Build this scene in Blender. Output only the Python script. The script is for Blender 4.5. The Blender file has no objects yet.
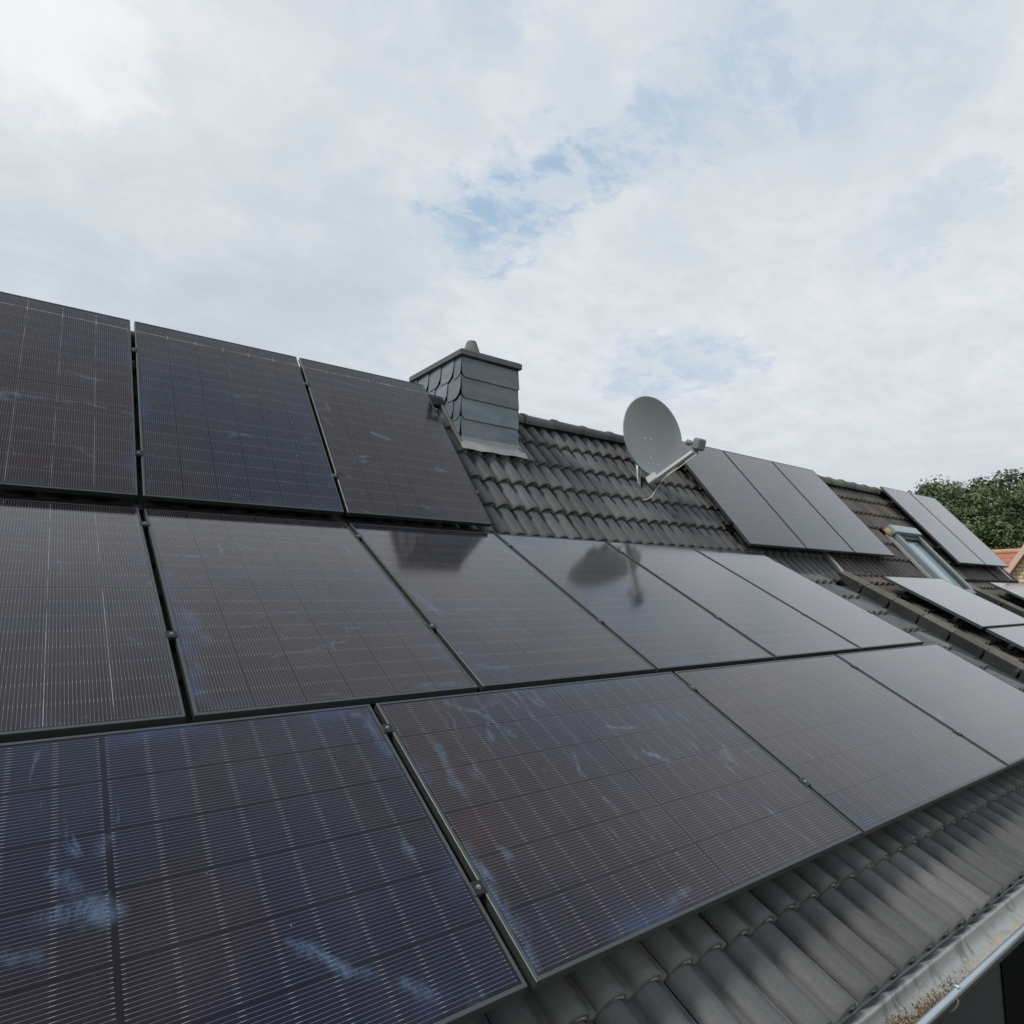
import bpy, bmesh, math, random
from mathutils import Vector, Matrix
random.seed(7)
R_ = math.radians
S = bpy.context.scene
# ------------------------------------------------------------------ camera
F = Vector((0.59641475, 0.79229941, 0.12865108)); RT = Vector((0.798939359, -0.60141159, 0)); DN = F.cross(RT)
CAM = Vector((-0.48, -3.9258, -0.4848))
FPX = 647.65
cam = bpy.data.cameras.new('camera'); co = bpy.data.objects.new('camera', cam); S.collection.objects.link(co)
m = Matrix((RT, -DN, -F)).transposed().to_4x4(); m.translation = CAM; co.matrix_world = m
cam.sensor_width = 36; cam.lens = 36*FPX/1024; cam.clip_start = .05; cam.clip_end = 3000
S.camera = co
# ------------------------------------------------------------------ look
S.view_settings.view_transform = 'Standard'; S.view_settings.look = 'None'
S.view_settings.gamma = 1; S.view_settings.exposure = 0.0
SUN_AZ, SUN_EL = 168.0, 50.0
sd = bpy.data.lights.new('sun', 'SUN'); sd.energy = 2.0; sd.angle = R_(12); sd.color = (1, .955, .89)
so = bpy.data.objects.new('sun', sd); S.collection.objects.link(so)
sv = Vector((math.cos(R_(SUN_AZ))*math.cos(R_(SUN_EL)), math.sin(R_(SUN_AZ))*math.cos(R_(SUN_EL)), math.sin(R_(SUN_EL))))
so.rotation_euler = sv.to_track_quat('Z', 'Y').to_euler()

class NT:
    """small wrapper to write node trees as expressions"""
    def __init__(s, tree): s.t = tree; s.t.nodes.clear()
    def n(s, kind, **kw):
        nd = s.t.nodes.new(kind)
        for k, v in kw.items():
            if k.startswith('i_'):
                key = k[2:]; key = int(key) if key.isdigit() else key
                sock = nd.inputs[key]
                if isinstance(v, bpy.types.NodeSocket): s.t.links.new(v, sock)
                else: sock.default_value = v
            else: setattr(nd, k, v)
        return nd
    def put(s, v, sock):
        if isinstance(v, bpy.types.NodeSocket): s.t.links.new(v, sock)
        else: sock.default_value = v
    def math(s, op, a, b=0.0, c=0.0, clamp=False):
        nd = s.t.nodes.new('ShaderNodeMath'); nd.operation = op; nd.use_clamp = clamp
        s.put(a, nd.inputs[0]); s.put(b, nd.inputs[1]); s.put(c, nd.inputs[2]); return nd.outputs[0]
    def vmath(s, op, a, b=(0, 0, 0), scale=None):
        nd = s.t.nodes.new('ShaderNodeVectorMath'); nd.operation = op
        s.put(a, nd.inputs[0]); s.put(b, nd.inputs[1])
        if scale is not None: s.put(scale, nd.inputs['Scale'])
        return nd.outputs['Value'] if op in ('DOT_PRODUCT', 'LENGTH') else nd.outputs[0]
    def noise(s, vec, scale, detail=4, rough=.5, dist=0.0, color=False):
        nd = s.n('ShaderNodeTexNoise'); s.put(vec, nd.inputs['Vector']); nd.inputs['Scale'].default_value = scale
        nd.inputs['Detail'].default_value = detail; nd.inputs['Roughness'].default_value = rough; nd.inputs['Distortion'].default_value = dist
        return nd.outputs['Color' if color else 'Fac']
    def ramp(s, x, a, b, lo=0.0, hi=1.0):
        nd = s.n('ShaderNodeMapRange', interpolation_type='SMOOTHSTEP'); s.put(x, nd.inputs[0])
        for i, v in enumerate((a, b, lo, hi)): s.put(v, nd.inputs[i+1])
        return nd.outputs[0]
    def mix(s, f, a, b, blend='MIX'):
        nd = s.n('ShaderNodeMix', data_type='RGBA', blend_type=blend); s.put(f, nd.inputs[0]); 
        for v, k in ((a, 6), (b, 7)):
            if isinstance(v, tuple) and len(v) == 3: v = (*v, 1)
            s.put(v, nd.inputs[k])
        return nd.outputs[2]
    def comb(s, x, y, z):
        nd = s.n('ShaderNodeCombineXYZ'); s.put(x, nd.inputs[0]); s.put(y, nd.inputs[1]); s.put(z, nd.inputs[2]); return nd.outputs[0]
    def sep(s, v):
        nd = s.n('ShaderNodeSeparateXYZ'); s.put(v, nd.inputs[0]); return nd.outputs
# ------------------------------------------------------------------ world: nishita sky behind broken cloud
def pixdir(px, py):
    d = F + RT*((px-512)/FPX) + DN*((py-512)/FPX); return d.normalized()
W = bpy.data.worlds.new('World'); S.world = W; W.use_nodes = True
w = NT(W.node_tree)
D = w.vmath('NORMALIZE', w.n('ShaderNodeTexCoord').outputs['Generated'])
sky = w.n('ShaderNodeTexSky', sky_type='NISHITA', sun_disc=False, sun_elevation=R_(SUN_EL), sun_rotation=R_(90-SUN_AZ))
sky.air_density = 1.0; sky.dust_density = 2.0
dz = w.sep(D)[2]
h = w.math('ADD', w.math('MAXIMUM', dz, 0.0), 0.16)
P = w.vmath('SCALE', D, scale=w.math('DIVIDE', 1.0, h))
P = w.vmath('MULTIPLY', P, (1, 1, 0))
n1 = w.noise(P, 1.15, 9, .58, .35)
n2 = w.noise(w.vmath('ADD', P, (7.3, 2.1, 0)), 3.2, 10, .62, .5)
n3 = w.noise(w.vmath('ADD', P, (3.3, 9.1, 0)), .55, 5, .5, .2)
nf = w.noise(D, 30.0, 6, .65, .3)
wob = w.vmath('SCALE', w.vmath('SUBTRACT', w.noise(P, 1.8, 8, .62, .2, color=True), (.5, .5, .5)), scale=.24)
wob2 = w.vmath('SCALE', w.vmath('SUBTRACT', w.noise(P, 9.0, 12, .7, .3, color=True), (.5, .5, .5)), scale=.17)
Dw = w.vmath('NORMALIZE', w.vmath('ADD', D, w.vmath('ADD', wob, wob2)))
def blob(px, py, r_in, r_out, amt):
    c = pixdir(px, py); dt = w.vmath('DOT_PRODUCT', Dw, tuple(c))
    return w.ramp(dt, math.cos(R_(r_out)), math.cos(R_(r_in)), 0.0, amt)
hole = blob(462, 218, .3, 4.6, 1.0)
for a in ((508, 200, .3, 5, 1.0), (550, 184, .3, 4.8, 1.0), (590, 168, .3, 4.6, .9), (628, 148, .3, 4.8, .75), (660, 122, .3, 5.2, .7), (715, 90, .3, 5.5, .62), (775, 58, .3, 6, .6), (845, 30, .3, 7, .5), (930, 20, .3, 6, .4),
          (635, 374, .3, 3.4, .55), (680, 368, .3, 3.6, .6), (725, 365, .3, 3.4, .5), (935, 215, .3, 3.2, .35), (480, 0, .5, 4, .4), (575, 85, .5, 4, .3)):
    hole = w.math('MAXIMUM', hole, blob(*a))
wisp = w.noise(w.vmath('ADD', w.vmath('MULTIPLY', P, (1.0, 1.6, 1)), (1.7, 4.2, 0)), 8.0, 12, .66, .25)
hole = w.math('MULTIPLY', hole, w.ramp(wisp, .60, .42, .30, 1.0))
gen = w.ramp(n1, .56, .72, 0.0, .45)        # random thin places over the rest of the sky
back = w.ramp(w.vmath('DOT_PRODUCT', D, tuple(F)), .45, .75, 1.0, 0.0)
hole = w.math('MAXIMUM', hole, w.math('MULTIPLY', gen, back))
hole = w.math('MULTIPLY', hole, w.ramp(n2, .30, .50, .6, 1.0))
grey = w.math('MAXIMUM', blob(190, 262, 2, 18, 1), blob(-60, 330, 4, 17, .85))
grey = w.math('MAXIMUM', grey, blob(330, 290, 2, 12, .9))
grey = w.math('MAXIMUM', grey, w.math('MULTIPLY', w.ramp(n3, .45, .68), .45))
grey = w.math('MULTIPLY', grey, w.ramp(n2, .25, .75, 1.0, .62))
low = w.ramp(dz, .32, .02, 0.0, .75)
lump = w.ramp(n2, .32, .68)
cl = w.mix(lump, (6.95, 7.45, 7.95), (7.9, 8.2, 8.6))
cl = w.mix(w.ramp(wisp, .38, .64, 0, .42), cl, (6.1, 6.85, 7.5))
cl = w.mix(grey, cl, (5.3, 6.05, 6.75))
cl = w.mix(low, cl, (5.75, 6.12, 6.55))
bright = w.math('MAXIMUM', blob(50, 0, .5, 9, .9), blob(150, 110, 1, 15, .35))
cl = w.mix(w.math('MULTIPLY', bright, w.ramp(n2, .25, .7, .6, 1.0)), cl, (9.2, 9.3, 9.4))
cl = w.mix(1.0, cl, w.mix(nf, (.975, .975, .975), (1.025, 1.025, 1.025)), 'MULTIPLY')
blue = w.mix(.85, sky.outputs[0], (4.2, 5.8, 7.55))
col = w.mix(hole, cl, blue)
# towards and past the zenith, behind the camera: somewhat darker cloud deck
zen = w.ramp(dz, .62, .95, 0.0, .62)
col = w.mix(zen, col, (3.9, 4.9, 6.0))
col = w.mix(w.ramp(dz, -.01, -.06), col, (1.6, 1.7, 1.5))
bg = w.n('ShaderNodeBackground'); w.put(col, bg.inputs[0]); bg.inputs[1].default_value = .1
out = w.n('ShaderNodeOutputWorld'); W.node_tree.links.new(bg.outputs[0], out.inputs[0])

# ------------------------------------------------------------------ materials
def mat(name):
    mm = bpy.data.materials.new(name); mm.use_nodes = True; t = NT(mm.node_tree)
    b = t.n('ShaderNodeBsdfPrincipled'); o = t.n('ShaderNodeOutputMaterial'); t.t.links.new(b.outputs[0], o.inputs[0])
    return mm, t, b
def setb(t, b, **kw):
    for k, v in kw.items():
        k = k.replace('_', ' ').replace('Spec', 'Specular IOR Level') if k != 'Spec' else 'Specular IOR Level'
        if isinstance(v, tuple) and len(v) == 3: v = (*v, 1)
        t.put(v, b.inputs[k])
def bump(t, b, height, strength=.3, dist=.01):
    nd = t.n('ShaderNodeBump'); nd.inputs['Strength'].default_value = strength; nd.inputs['Distance'].default_value = dist
    t.put(height, nd.inputs['Height']); t.t.links.new(nd.outputs[0], b.inputs['Normal'])
def wpos(t): return t.n('ShaderNodeNewGeometry').outputs['Position']

def simple(name, c, rough=.5, metal=0.0, var=.15, scale=12, bmp=0.0, spec=.5):
    mm, t, b = mat(name); p = wpos(t)
    n = t.noise(p, scale, 5, .6); n_ = t.noise(p, scale*7, 3, .6)
    k = t.math('ADD', t.math('MULTIPLY', n, 2*var), t.math('MULTIPLY', n_, var))
    k = t.math('ADD', k, 1-1.5*var)
    cc = t.vmath('SCALE', tuple(c), scale=k)
    setb(t, b, Base_Color=cc, Roughness=t.math('ADD', t.math('MULTIPLY', t.math('SUBTRACT', n, .5), .2), rough), Metallic=metal, Spec=spec)
    if bmp: bump(t, b, n_, bmp, .004)
    return mm
def tile_mat(name, base, warm, moss=(.16, .16, .115), moss_amt=.5):
    mm, t, b = mat(name); p = wpos(t)
    at = t.n('ShaderNodeAttribute', attribute_name='tint'); tint = at.outputs['Fac']
    e = t.n('ShaderNodeAttribute', attribute_name='edge').outputs['Fac']
    n = t.noise(p, 2.2, 6, .65); f = t.noise(p, 90, 4, .7); st = t.noise(t.vmath('MULTIPLY', p, (14, 2.5, 2.5)), 1.6, 6, .65, .3)
    c = t.mix(t.ramp(n, .3, .7), base, warm)
    c = t.vmath('SCALE', c, scale=t.math('ADD', t.math('MULTIPLY', tint, .5), .75))
    c = t.vmath('SCALE', c, scale=t.math('ADD', t.math('MULTIPLY', st, .8), .62))
    c = t.vmath('SCALE', c, scale=t.math('ADD', t.math('MULTIPLY', f, .6), .70))
    li = t.math('MULTIPLY', t.ramp(t.noise(p, 26, 5, .7), .50, .66), t.ramp(e, .25, 1.0, 0.0, moss_amt))
    c = t.mix(li, c, moss)
    blot = t.math('MULTIPLY', t.ramp(t.noise(p, 7.5, 6, .7, .4), .60, .70), t.ramp(t.noise(p, 38, 4, .7), .42, .60, 0, .55)); c = t.mix(blot, c, (.19, .19, .165))
    dk_ = t.ramp(t.noise(p, 3.7, 5, .7, .3), .58, .72, 0, .10); c = t.mix(dk_, c, (.045, .047, .045))
    c = t.mix(t.math('MULTIPLY', t.ramp(e, 1.3, 1.7), t.ramp(t.noise(p, 40, 3, .6), .3, .55, .15, .85)), c, (.55, .53, .47))
    sp = t.ramp(t.noise(p, 55, 2, .5), .715, .77, 0.0, .7); c = t.mix(sp, c, (.2, .2, .18))
    setb(t, b, Base_Color=c, Roughness=t.math('ADD', t.math('MULTIPLY', n, .2), .5), Spec=.35)
    bump(t, b, f, .35, .003)
    return mm
M_tile = tile_mat('anthracite_concrete_tile', (.096, .099, .102), (.122, .119, .114))
M_tile_upper = tile_mat('anthracite_concrete_tile_upper', (.078, .083, .086), (.100, .100, .100), moss_amt=.3)
M_tileb = tile_mat('brown_weathered_tile', (.075, .066, .060), (.100, .087, .077), moss_amt=.9)
M_ridge = tile_mat('ridge_tile_grey', (.085, .085, .088), (.10, .098, .095))
M_ridgem = tile_mat('ridge_tile_mossy', (.12, .115, .095), (.17, .165, .13), moss=(.10, .13, .05), moss_amt=1)
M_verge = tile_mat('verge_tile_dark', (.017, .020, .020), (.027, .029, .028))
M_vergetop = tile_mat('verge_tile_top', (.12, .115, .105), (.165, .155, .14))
M_deck = simple('roof_underlay', (.012, .012, .013), .9)
M_lead = simple('weathered_lead', (.42, .42, .41), .45, .55, .25, 9, .3)
M_lead_mid = simple('grey_lead', (.17, .175, .18), .55, .3, .25, 9, .3)
M_lead_dark = simple('dark_lead_flashing', (.045, .050, .056), .75, .0, .25, 9, .3)
M_alu = simple('aluminium', (.62, .63, .64), .32, .9, .1, 30)
M_bolt = simple('stainless_bolt', (.34, .34, .35), .4, .8, .1, 30)
M_black_alu = simple('black_anodised_rail', (.02, .021, .023), .35, .4, .2, 30)
M_frame = simple('anodised_panel_frame', (.085, .092, .090), .38, .5, .15, 20)
M_black = simple('black_plastic', (.012, .012, .013), .5)
M_dish = simple('grey_painted_dish', (.315, .33, .33), .38, .0, .06, 5)
M_lnb = simple('grey_lnb_plastic', (.20, .22, .235), .45, 0, .1, 20)
M_galv = simple('galvanised_steel', (.55, .57, .60), .4, .75, .15, 25)
M_cable = simple('cream_cable', (.62, .60, .50), .5)
M_wall = simple('anthracite_wall_cladding', (.030, .032, .036), .6, 0, .15, 3)
M_render_wall = simple('white_house_render', (.55, .53, .48), .8, 0, .1, 3, .2)
M_winframe = simple('grey_roof_window_metal', (.27, .31, .32), .35, .5, .08, 10)
M_litter = simple('dry_debris', (.16, .105, .06), .9, 0, .5, 60)
def slate_mat(name, c0, c1):
    mm, t, b = mat(name); p = wpos(t); tint = t.n('ShaderNodeAttribute', attribute_name='tint').outputs['Fac']
    n = t.noise(t.vmath('MULTIPLY', p, (1, 1, 3)), 4, 7, .65, .6); n_ = t.noise(p, 45, 5, .7)
    c = t.mix(t.ramp(n, .3, .72), c0, c1); c = t.vmath('SCALE', c, scale=t.math('ADD', t.math('MULTIPLY', tint, .4), .8))
    c = t.mix(t.ramp(t.noise(p, 14, 5, .7), .60, .74, 0, .5), c, (.22, .26, .26))
    setb(t, b, Base_Color=c, Roughness=t.math('ADD', t.math('MULTIPLY', n_, .3), .3), Spec=.5); bump(t, b, t.math('ADD', n, n_), .3, .004); return mm
M_slate = slate_mat('blue_grey_slate', (.145, .178, .205), (.21, .245, .275))
M_joint = simple('slate_joint', (.015, .017, .02), .9)
M_cap = simple('dark_zinc_cap', (.10, .11, .12), .42, .3, .15, 8)
M_pot = simple('concrete_flue_pot', (.17, .165, .15), .85, 0, .25, 14, .4)
# gutter: zinc with run-off stains and sandy dirt
def gutter_mat():
    mm, t, b = mat('zinc_gutter'); p = wpos(t); x, y, z = t.sep(p)
    run = t.noise(t.comb(t.math('MULTIPLY', x, 14), t.math('MULTIPLY', y, 16), 0), 1, 5, .6, .8)
    c = t.mix(t.ramp(run, .50, .68), (.44, .46, .45), (.25, .27, .265))
    dirt = t.math('ADD', t.math('MULTIPLY', t.math('SUBTRACT', t.noise(p, 7, 7, .7), .5), .16), y)
    dm = t.ramp(dirt, -2.80, -2.845); c = t.mix(dm, c, t.mix(t.noise(p, 60, 4, .7), (.20, .17, .14), (.62, .56, .48)))
    setb(t, b, Base_Color=c, Roughness=t.math('ADD', t.math('MULTIPLY', dm, .45), .38), Metallic=t.math('SUBTRACT', .45, t.math('MULTIPLY', dm, .4)))
    bump(t, b, t.noise(p, 120, 4, .7), .3, .003); return mm
M_gutter = gutter_mat()
M_bead = simple('zinc_gutter_bead', (.50, .55, .60), .33, .7, .1, 8)

def cell_mat(name, gap_glint=0.0, head_glint=0.0, streaks=()):
    """black monocrystalline module: ribbons along the length, half-cell gaps across, strings, centre seam"""
    mm, t, b = mat(name)
    o = t.n('ShaderNodeTexCoord').outputs['Object']; oi = t.n('ShaderNodeObjectInfo'); rnd = oi.outputs['Random']; bias = t.sep(oi.outputs['Color'])[0]
    x, y, z = t.sep(o)
    xs = t.math('DIVIDE', t.math('ADD', x, .5515), .18383); fx = t.math('FRACT', xs); dx = t.math('MINIMUM', fx, t.math('SUBTRACT', 1, fx))
    dxm = t.math('MULTIPLY', dx, .18383)
    ay = t.math('ABSOLUTE', y); ys = t.math('DIVIDE', t.math('SUBTRACT', ay, .008), .1063); fy = t.math('FRACT', ys)
    dy = t.math('MULTIPLY', t.math('MINIMUM', fy, t.math('SUBTRACT', 1, fy)), .1063)
    inx = t.math('LESS_THAN', t.math('ABSOLUTE', x), .5515); iny = t.math('LESS_THAN', ay, .8576); inside = t.math('MULTIPLY', inx, iny)
    fb = t.math('FRACT', t.math('MULTIPLY', t.math('SUBTRACT', t.math('MULTIPLY', fx, .18383), .0032), 16/.17743)); db = t.math('MULTIPLY', t.math('ABSOLUTE', t.math('SUBTRACT', fb, .5)), .01109)
    ingap = t.ramp(dy, .011, .003)
    bus = t.math('LESS_THAN', db, t.math('ADD', .00037, t.math('MULTIPLY', ingap, .00022)))
    stringgap = t.math('LESS_THAN', dxm, .0032); cellgap = t.math('LESS_THAN', dy, .0011)
    seam = t.math('LESS_THAN', ay, .0075)
    cid = t.comb(t.math('FLOOR', xs), t.math('FLOOR', ys), t.math('MULTIPLY', rnd, 50))
    cn = t.n('ShaderNodeTexWhiteNoise', noise_dimensions='3D'); t.put(cid, cn.inputs['Vector']); cv = cn.outputs['Value']
    off = t.vmath('ADD', o, t.vmath('SCALE', (11.3, 17.7, 5.1), scale=rnd))
    big = t.math('ADD', t.noise(off, 1.1, 3, .5), t.math('MULTIPLY', t.math('SUBTRACT', bias, .5), .34))
    c = t.mix(t.ramp(big, .30, .66), (.003, .005, .018), (.0135, .008, .009))
    c = t.vmath('SCALE', c, scale=t.math('ADD', t.math('MULTIPLY', cv, .3), .85))
    # fine fingers read as a faint cross-hatching
    fing = t.noise(t.vmath('MULTIPLY', off, (40, 260, 1)), 1, 2, .5)
    c = t.vmath('SCALE', c, scale=t.math('ADD', t.math('MULTIPLY', fing, .4), .8))
    bg_ = t.math('MAXIMUM', t.math('MAXIMUM', stringgap, cellgap), t.math('MAXIMUM', seam, t.math('SUBTRACT', 1, inside)))
    c = t.mix(bg_, c, (.003, .0035, .006))
    # ribbons; brightness varies along their length
    rb = t.noise(t.vmath('MULTIPLY', off, (60, 14, 1)), 1, 3, .65)
    rbm = t.math('MULTIPLY', t.math('MULTIPLY', bus, t.math('MULTIPLY', inside, t.math('SUBTRACT', 1, stringgap))), t.math('SUBTRACT', 1, seam))
    rc = t.mix(ingap, t.mix(rb, (.08, .08, .088), (.34, .33, .32)), (.36, .35, .34))
    c = t.mix(t.math('MULTIPLY', rbm, .9), c, rc)
    if gap_glint:  # light caught by the string gaps, painted in as thin pale lines
        br = t.ramp(t.noise(t.vmath('MULTIPLY', off, (3.1, 5, 1)), 1, 4, .7), .35, .62, .15, 1)
        c = t.mix(t.math('MULTIPLY', t.math('LESS_THAN', dxm, .0011), t.math('MULTIPLY', inside, t.math('MULTIPLY', br, gap_glint))), c, (.45, .45, .46))
    if head_glint:      # glint on the topmost cell gap painted as a pale line, ticked per string
        tl = t.math('LESS_THAN', t.math('ABSOLUTE', t.math('SUBTRACT', y, .7525)), .0019)
        tk_ = t.math('MULTIPLY', t.math('LESS_THAN', dxm, .0016), t.math('LESS_THAN', t.math('ABSOLUTE', t.math('SUBTRACT', y, .7525)), .028))
        br = t.ramp(t.noise(t.vmath('MULTIPLY', off, (7, 1, 1)), 1, 4, .7), .35, .60, .1, 1)
        c = t.mix(t.math('MULTIPLY', t.math('MAXIMUM', t.math('MULTIPLY', tl, br), tk_), t.math('MULTIPLY', inside, head_glint)), c, (.55, .52, .48))
    # hazy dust film + wiped smears, bluish
    dust = t.noise(off, 2.4, 6, .6, .6)
    c = t.mix(t.ramp(dust, .38, .78, .0, .032), c, (.30, .30, .30))
    ex = t.math('SUBTRACT', .567, t.math('ABSOLUTE', x)); ey = t.math('SUBTRACT', .8775, ay); ed = t.math('MINIMUM', ex, ey)
    em = t.math('MULTIPLY', t.ramp(ed, .10, .0), t.ramp(t.noise(off, 1.9, 6, .7, .8), .49, .64, 0, 1))
    c = t.mix(t.math('MULTIPLY', em, .26), c, (.035, .10, .25))
    wv = t.vmath('ADD', off, t.vmath('SCALE', t.noise(off, 2.6, 2, .5, color=True), scale=.28))
    sm_ = t.noise(t.vmath('MULTIPLY', wv, (1.3, 5.5, 1)), 2.3, 5, .62)
    sk = t.noise(t.vmath('MULTIPLY', wv, (9, 2.2, 1)), 1.3, 5, .6)
    fine = t.ramp(t.noise(t.vmath('MULTIPLY', wv, (30, 80, 1)), 1, 4, .7), .3, .7, .35, 1)
    smm = t.math('MAXIMUM', t.math('MULTIPLY', t.ramp(sm_, .62, .72), t.ramp(t.noise(off, .9, 2, .5), .36, .50)), t.ramp(sk, .66, .76))
    c = t.mix(t.math('MULTIPLY', t.math('MULTIPLY', smm, fine), .42), c, (.17, .25, .36))
    if streaks:      # wiped fingerprints and chalky smears left on this module
        pw = t.vmath('ADD', t.comb(x, y, 0), t.vmath('SCALE', t.vmath('SUBTRACT', t.noise(o, 7, 6, .7, color=True), (.5, .5, .5)), scale=.13))
        pw = t.vmath('MULTIPLY', pw, (1, 1, 0)); tot = None
        for pts, wd, am in streaks:
            for a_, b_ in zip(pts[:-1], pts[1:]):
                ba = (b_[0]-a_[0], b_[1]-a_[1], 0); l2 = ba[0]**2+ba[1]**2
                pa = t.vmath('SUBTRACT', pw, (a_[0], a_[1], 0))
                hh = t.math('DIVIDE', t.vmath('DOT_PRODUCT', pa, ba), l2, clamp=True)
                dd = t.vmath('LENGTH', t.vmath('SUBTRACT', pa, t.vmath('SCALE', ba, scale=hh)))
                mk = t.ramp(dd, wd*.95, 0, 0, am*.46); tot = mk if tot is None else t.math('MAXIMUM', tot, mk)
        brk = t.ramp(t.noise(t.vmath('MULTIPLY', wv, (16, 38, 1)), 1, 6, .75), .36, .62, .1, 1)
        tot = t.math('MULTIPLY', tot, brk); c = t.mix(tot, c, (.15, .25, .38)); smm = t.math('MAXIMUM', smm, tot)
    sp = t.ramp(t.noise(off, 34, 2, .5), .775, .80, 0, .6); c = t.mix(sp, c, (.35, .42, .50))
    rough = t.math('ADD', t.math('MULTIPLY', dust, .10), .075); rough = t.math('ADD', rough, t.math('MULTIPLY', smm, .15))
    setb(t, b, Base_Color=c, Roughness=rough, Spec=.5, Coat_Weight=1.0)
    t.put(t.mix(t.ramp(big, .3, .66), (.10, .095, .15), (.185, .105, .10)), b.inputs['Specular Tint'])
    b.inputs['IOR'].default_value = 2.0; b.inputs['Coat IOR'].default_value = 1.25; b.inputs['Coat Roughness'].default_value = .085
    return mm
M_cell = cell_mat('black_solar_cells'); M_cellb = cell_mat('black_solar_cells_gap_glint', .65); M_cellt = cell_mat('black_solar_cells_head_glint', 0, .6); M_celltb = cell_mat('black_solar_cells_head_and_gap_glint', .65, .6)

# ------------------------------------------------------------------ mesh helpers
class MB:
    def __init__(s): s.v = []; s.f = []; s.mi = []; s.tint = []; s.edge = []; s.smooth = []
    def vert(s, p): s.v.append(tuple(p)); return len(s.v)-1
    def face(s, idx, mi=0, tint=.5, edge=0.0, smooth=False):
        s.f.append(tuple(idx)); s.mi.append(mi); s.tint.append(tint); s.edge.append(edge if isinstance(edge, (list, tuple)) else [edge]*len(idx)); s.smooth.append(smooth)
    def box(s, o, ex, ey, ez, x0, x1, y0, y1, z0, z1, mi=0, tint=.5, bev=0.0):
        o = Vector(o); c = []
        if bev <= 0:
            for zz in (z0, z1):
                for (xx, yy) in ((x0, y0), (x1, y0), (x1, y1), (x0, y1)): c.append(s.vert(o+ex*xx+ey*yy+ez*zz))
            for q in ((3, 2, 1, 0), (4, 5, 6, 7), (0, 1, 5, 4), (1, 2, 6, 5), (2, 3, 7, 6), (3, 0, 4, 7)): s.face([c[i] for i in q], mi, tint)
        else:
            rings = []
            for (zz, ins) in ((z0, bev), (z0+bev, 0), (z1-bev, 0), (z1, bev)):
                pts = []
                for (xx, yy, sx, sy) in ((x0, y0, 1, 1), (x1, y0, -1, 1), (x1, y1, -1, -1), (x0, y1, 1, -1)):
                    a = (xx+sx*(bev+ins*.0), yy+sy*ins); b_ = (xx+sx*ins, yy+sy*bev)
                    if (sx*sy) > 0: pr = [(xx+sx*ins, yy+sy*bev), (xx+sx*bev, yy+sy*ins)]
                    else: pr = [(xx+sx*bev, yy+sy*ins), (xx+sx*ins, yy+sy*bev)]
                    pts += pr
                rings.append([s.vert(o+ex*a_+ey*b__+ez*zz) for a_, b__ in pts])
            n = 8
            for r in range(3):
                for i in range(n): s.face([rings[r][i], rings[r][(i+1) % n], rings[r+1][(i+1) % n], rings[r+1][i]], mi, tint)
            s.face(rings[0][::-1], mi, tint); s.face(rings[3], mi, tint)
    def wbox(s, x0, x1, y0, y1, z0, z1, mi=0, bev=0.0):
        s.box((0, 0, 0), Vector((1, 0, 0)), Vector((0, 1, 0)), Vector((0, 0, 1)), x0, x1, y0, y1, z0, z1, mi, .5, bev)
    def tube(s, pts, r, n=10, mi=0, cap=True):
        pts = [Vector(p) for p in pts]; rr = r if isinstance(r, (list, tuple)) else [r]*len(pts); rings = []
        up = Vector((0, 0, 1)); prev = None
        for i, p in enumerate(pts):
            d = (pts[min(i+1, len(pts)-1)]-pts[max(i-1, 0)]).normalized()
            if prev is None:
                a = d.cross(up); a = d.cross(Vector((1, 0, 0))) if a.length < .05 else a
            else: a = prev - d*prev.dot(d)
            a.normalize(); prev = a; b_ = d.cross(a)
            rings.append([s.vert(p+(a*math.cos(2*math.pi*k/n)+b_*math.sin(2*math.pi*k/n))*rr[i]) for k in range(n)])
        for i in range(len(rings)-1):
            for k in range(n): s.face([rings[i][k], rings[i][(k+1) % n], rings[i+1][(k+1) % n], rings[i+1][k]], mi, smooth=True)
        if cap: s.face(rings[0][::-1], mi); s.face(rings[-1], mi)
    def build(s, name, mats, parent=None, loc=None):
        me = bpy.data.meshes.new(name); me.from_pydata(s.v, [], s.f); 
        for mm in (mats if isinstance(mats, (list, tuple)) else [mats]): me.materials.append(mm)
        me.polygons.foreach_set('material_index', s.mi); me.polygons.foreach_set('use_smooth', s.smooth)
        a = me.attributes.new('tint', 'FLOAT', 'FACE'); a.data.foreach_set('value', s.tint)
        e = me.attributes.new('edge', 'FLOAT', 'CORNER'); e.data.foreach_set('value', [x for q in s.edge for x in q])
        me.update()
        bm = bmesh.new(); bm.from_mesh(me); bmesh.ops.recalc_face_normals(bm, faces=bm.faces); bm.to_mesh(me); bm.free()
        o = bpy.data.objects.new(name, me); S.collection.objects.link(o)
        if parent is not None:
            o.parent = parent; o.matrix_parent_inverse = Matrix.Identity(4)
        return o
def local(mb, o):      # express world-space vertices in the frame of an empty / object at location o (no rotation)
    mb.v = [(a-o[0], b-o[1], c-o[2]) for a, b, c in mb.v]; return mb
def tag(o, label, cat, group=None, kind=None):
    if label: o['label'] = label
    if cat: o['category'] = cat
    if group: o['group'] = group
    if kind: o['kind'] = kind
    return o
def thing(name, label, cat, mw, group=None):
    o = bpy.data.objects.new(name, None); S.collection.objects.link(o)
    if isinstance(mw, Matrix): o.matrix_world = mw
    else: o.location = mw
    o.empty_display_size = .1
    return tag(o, label, cat, group)

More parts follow.
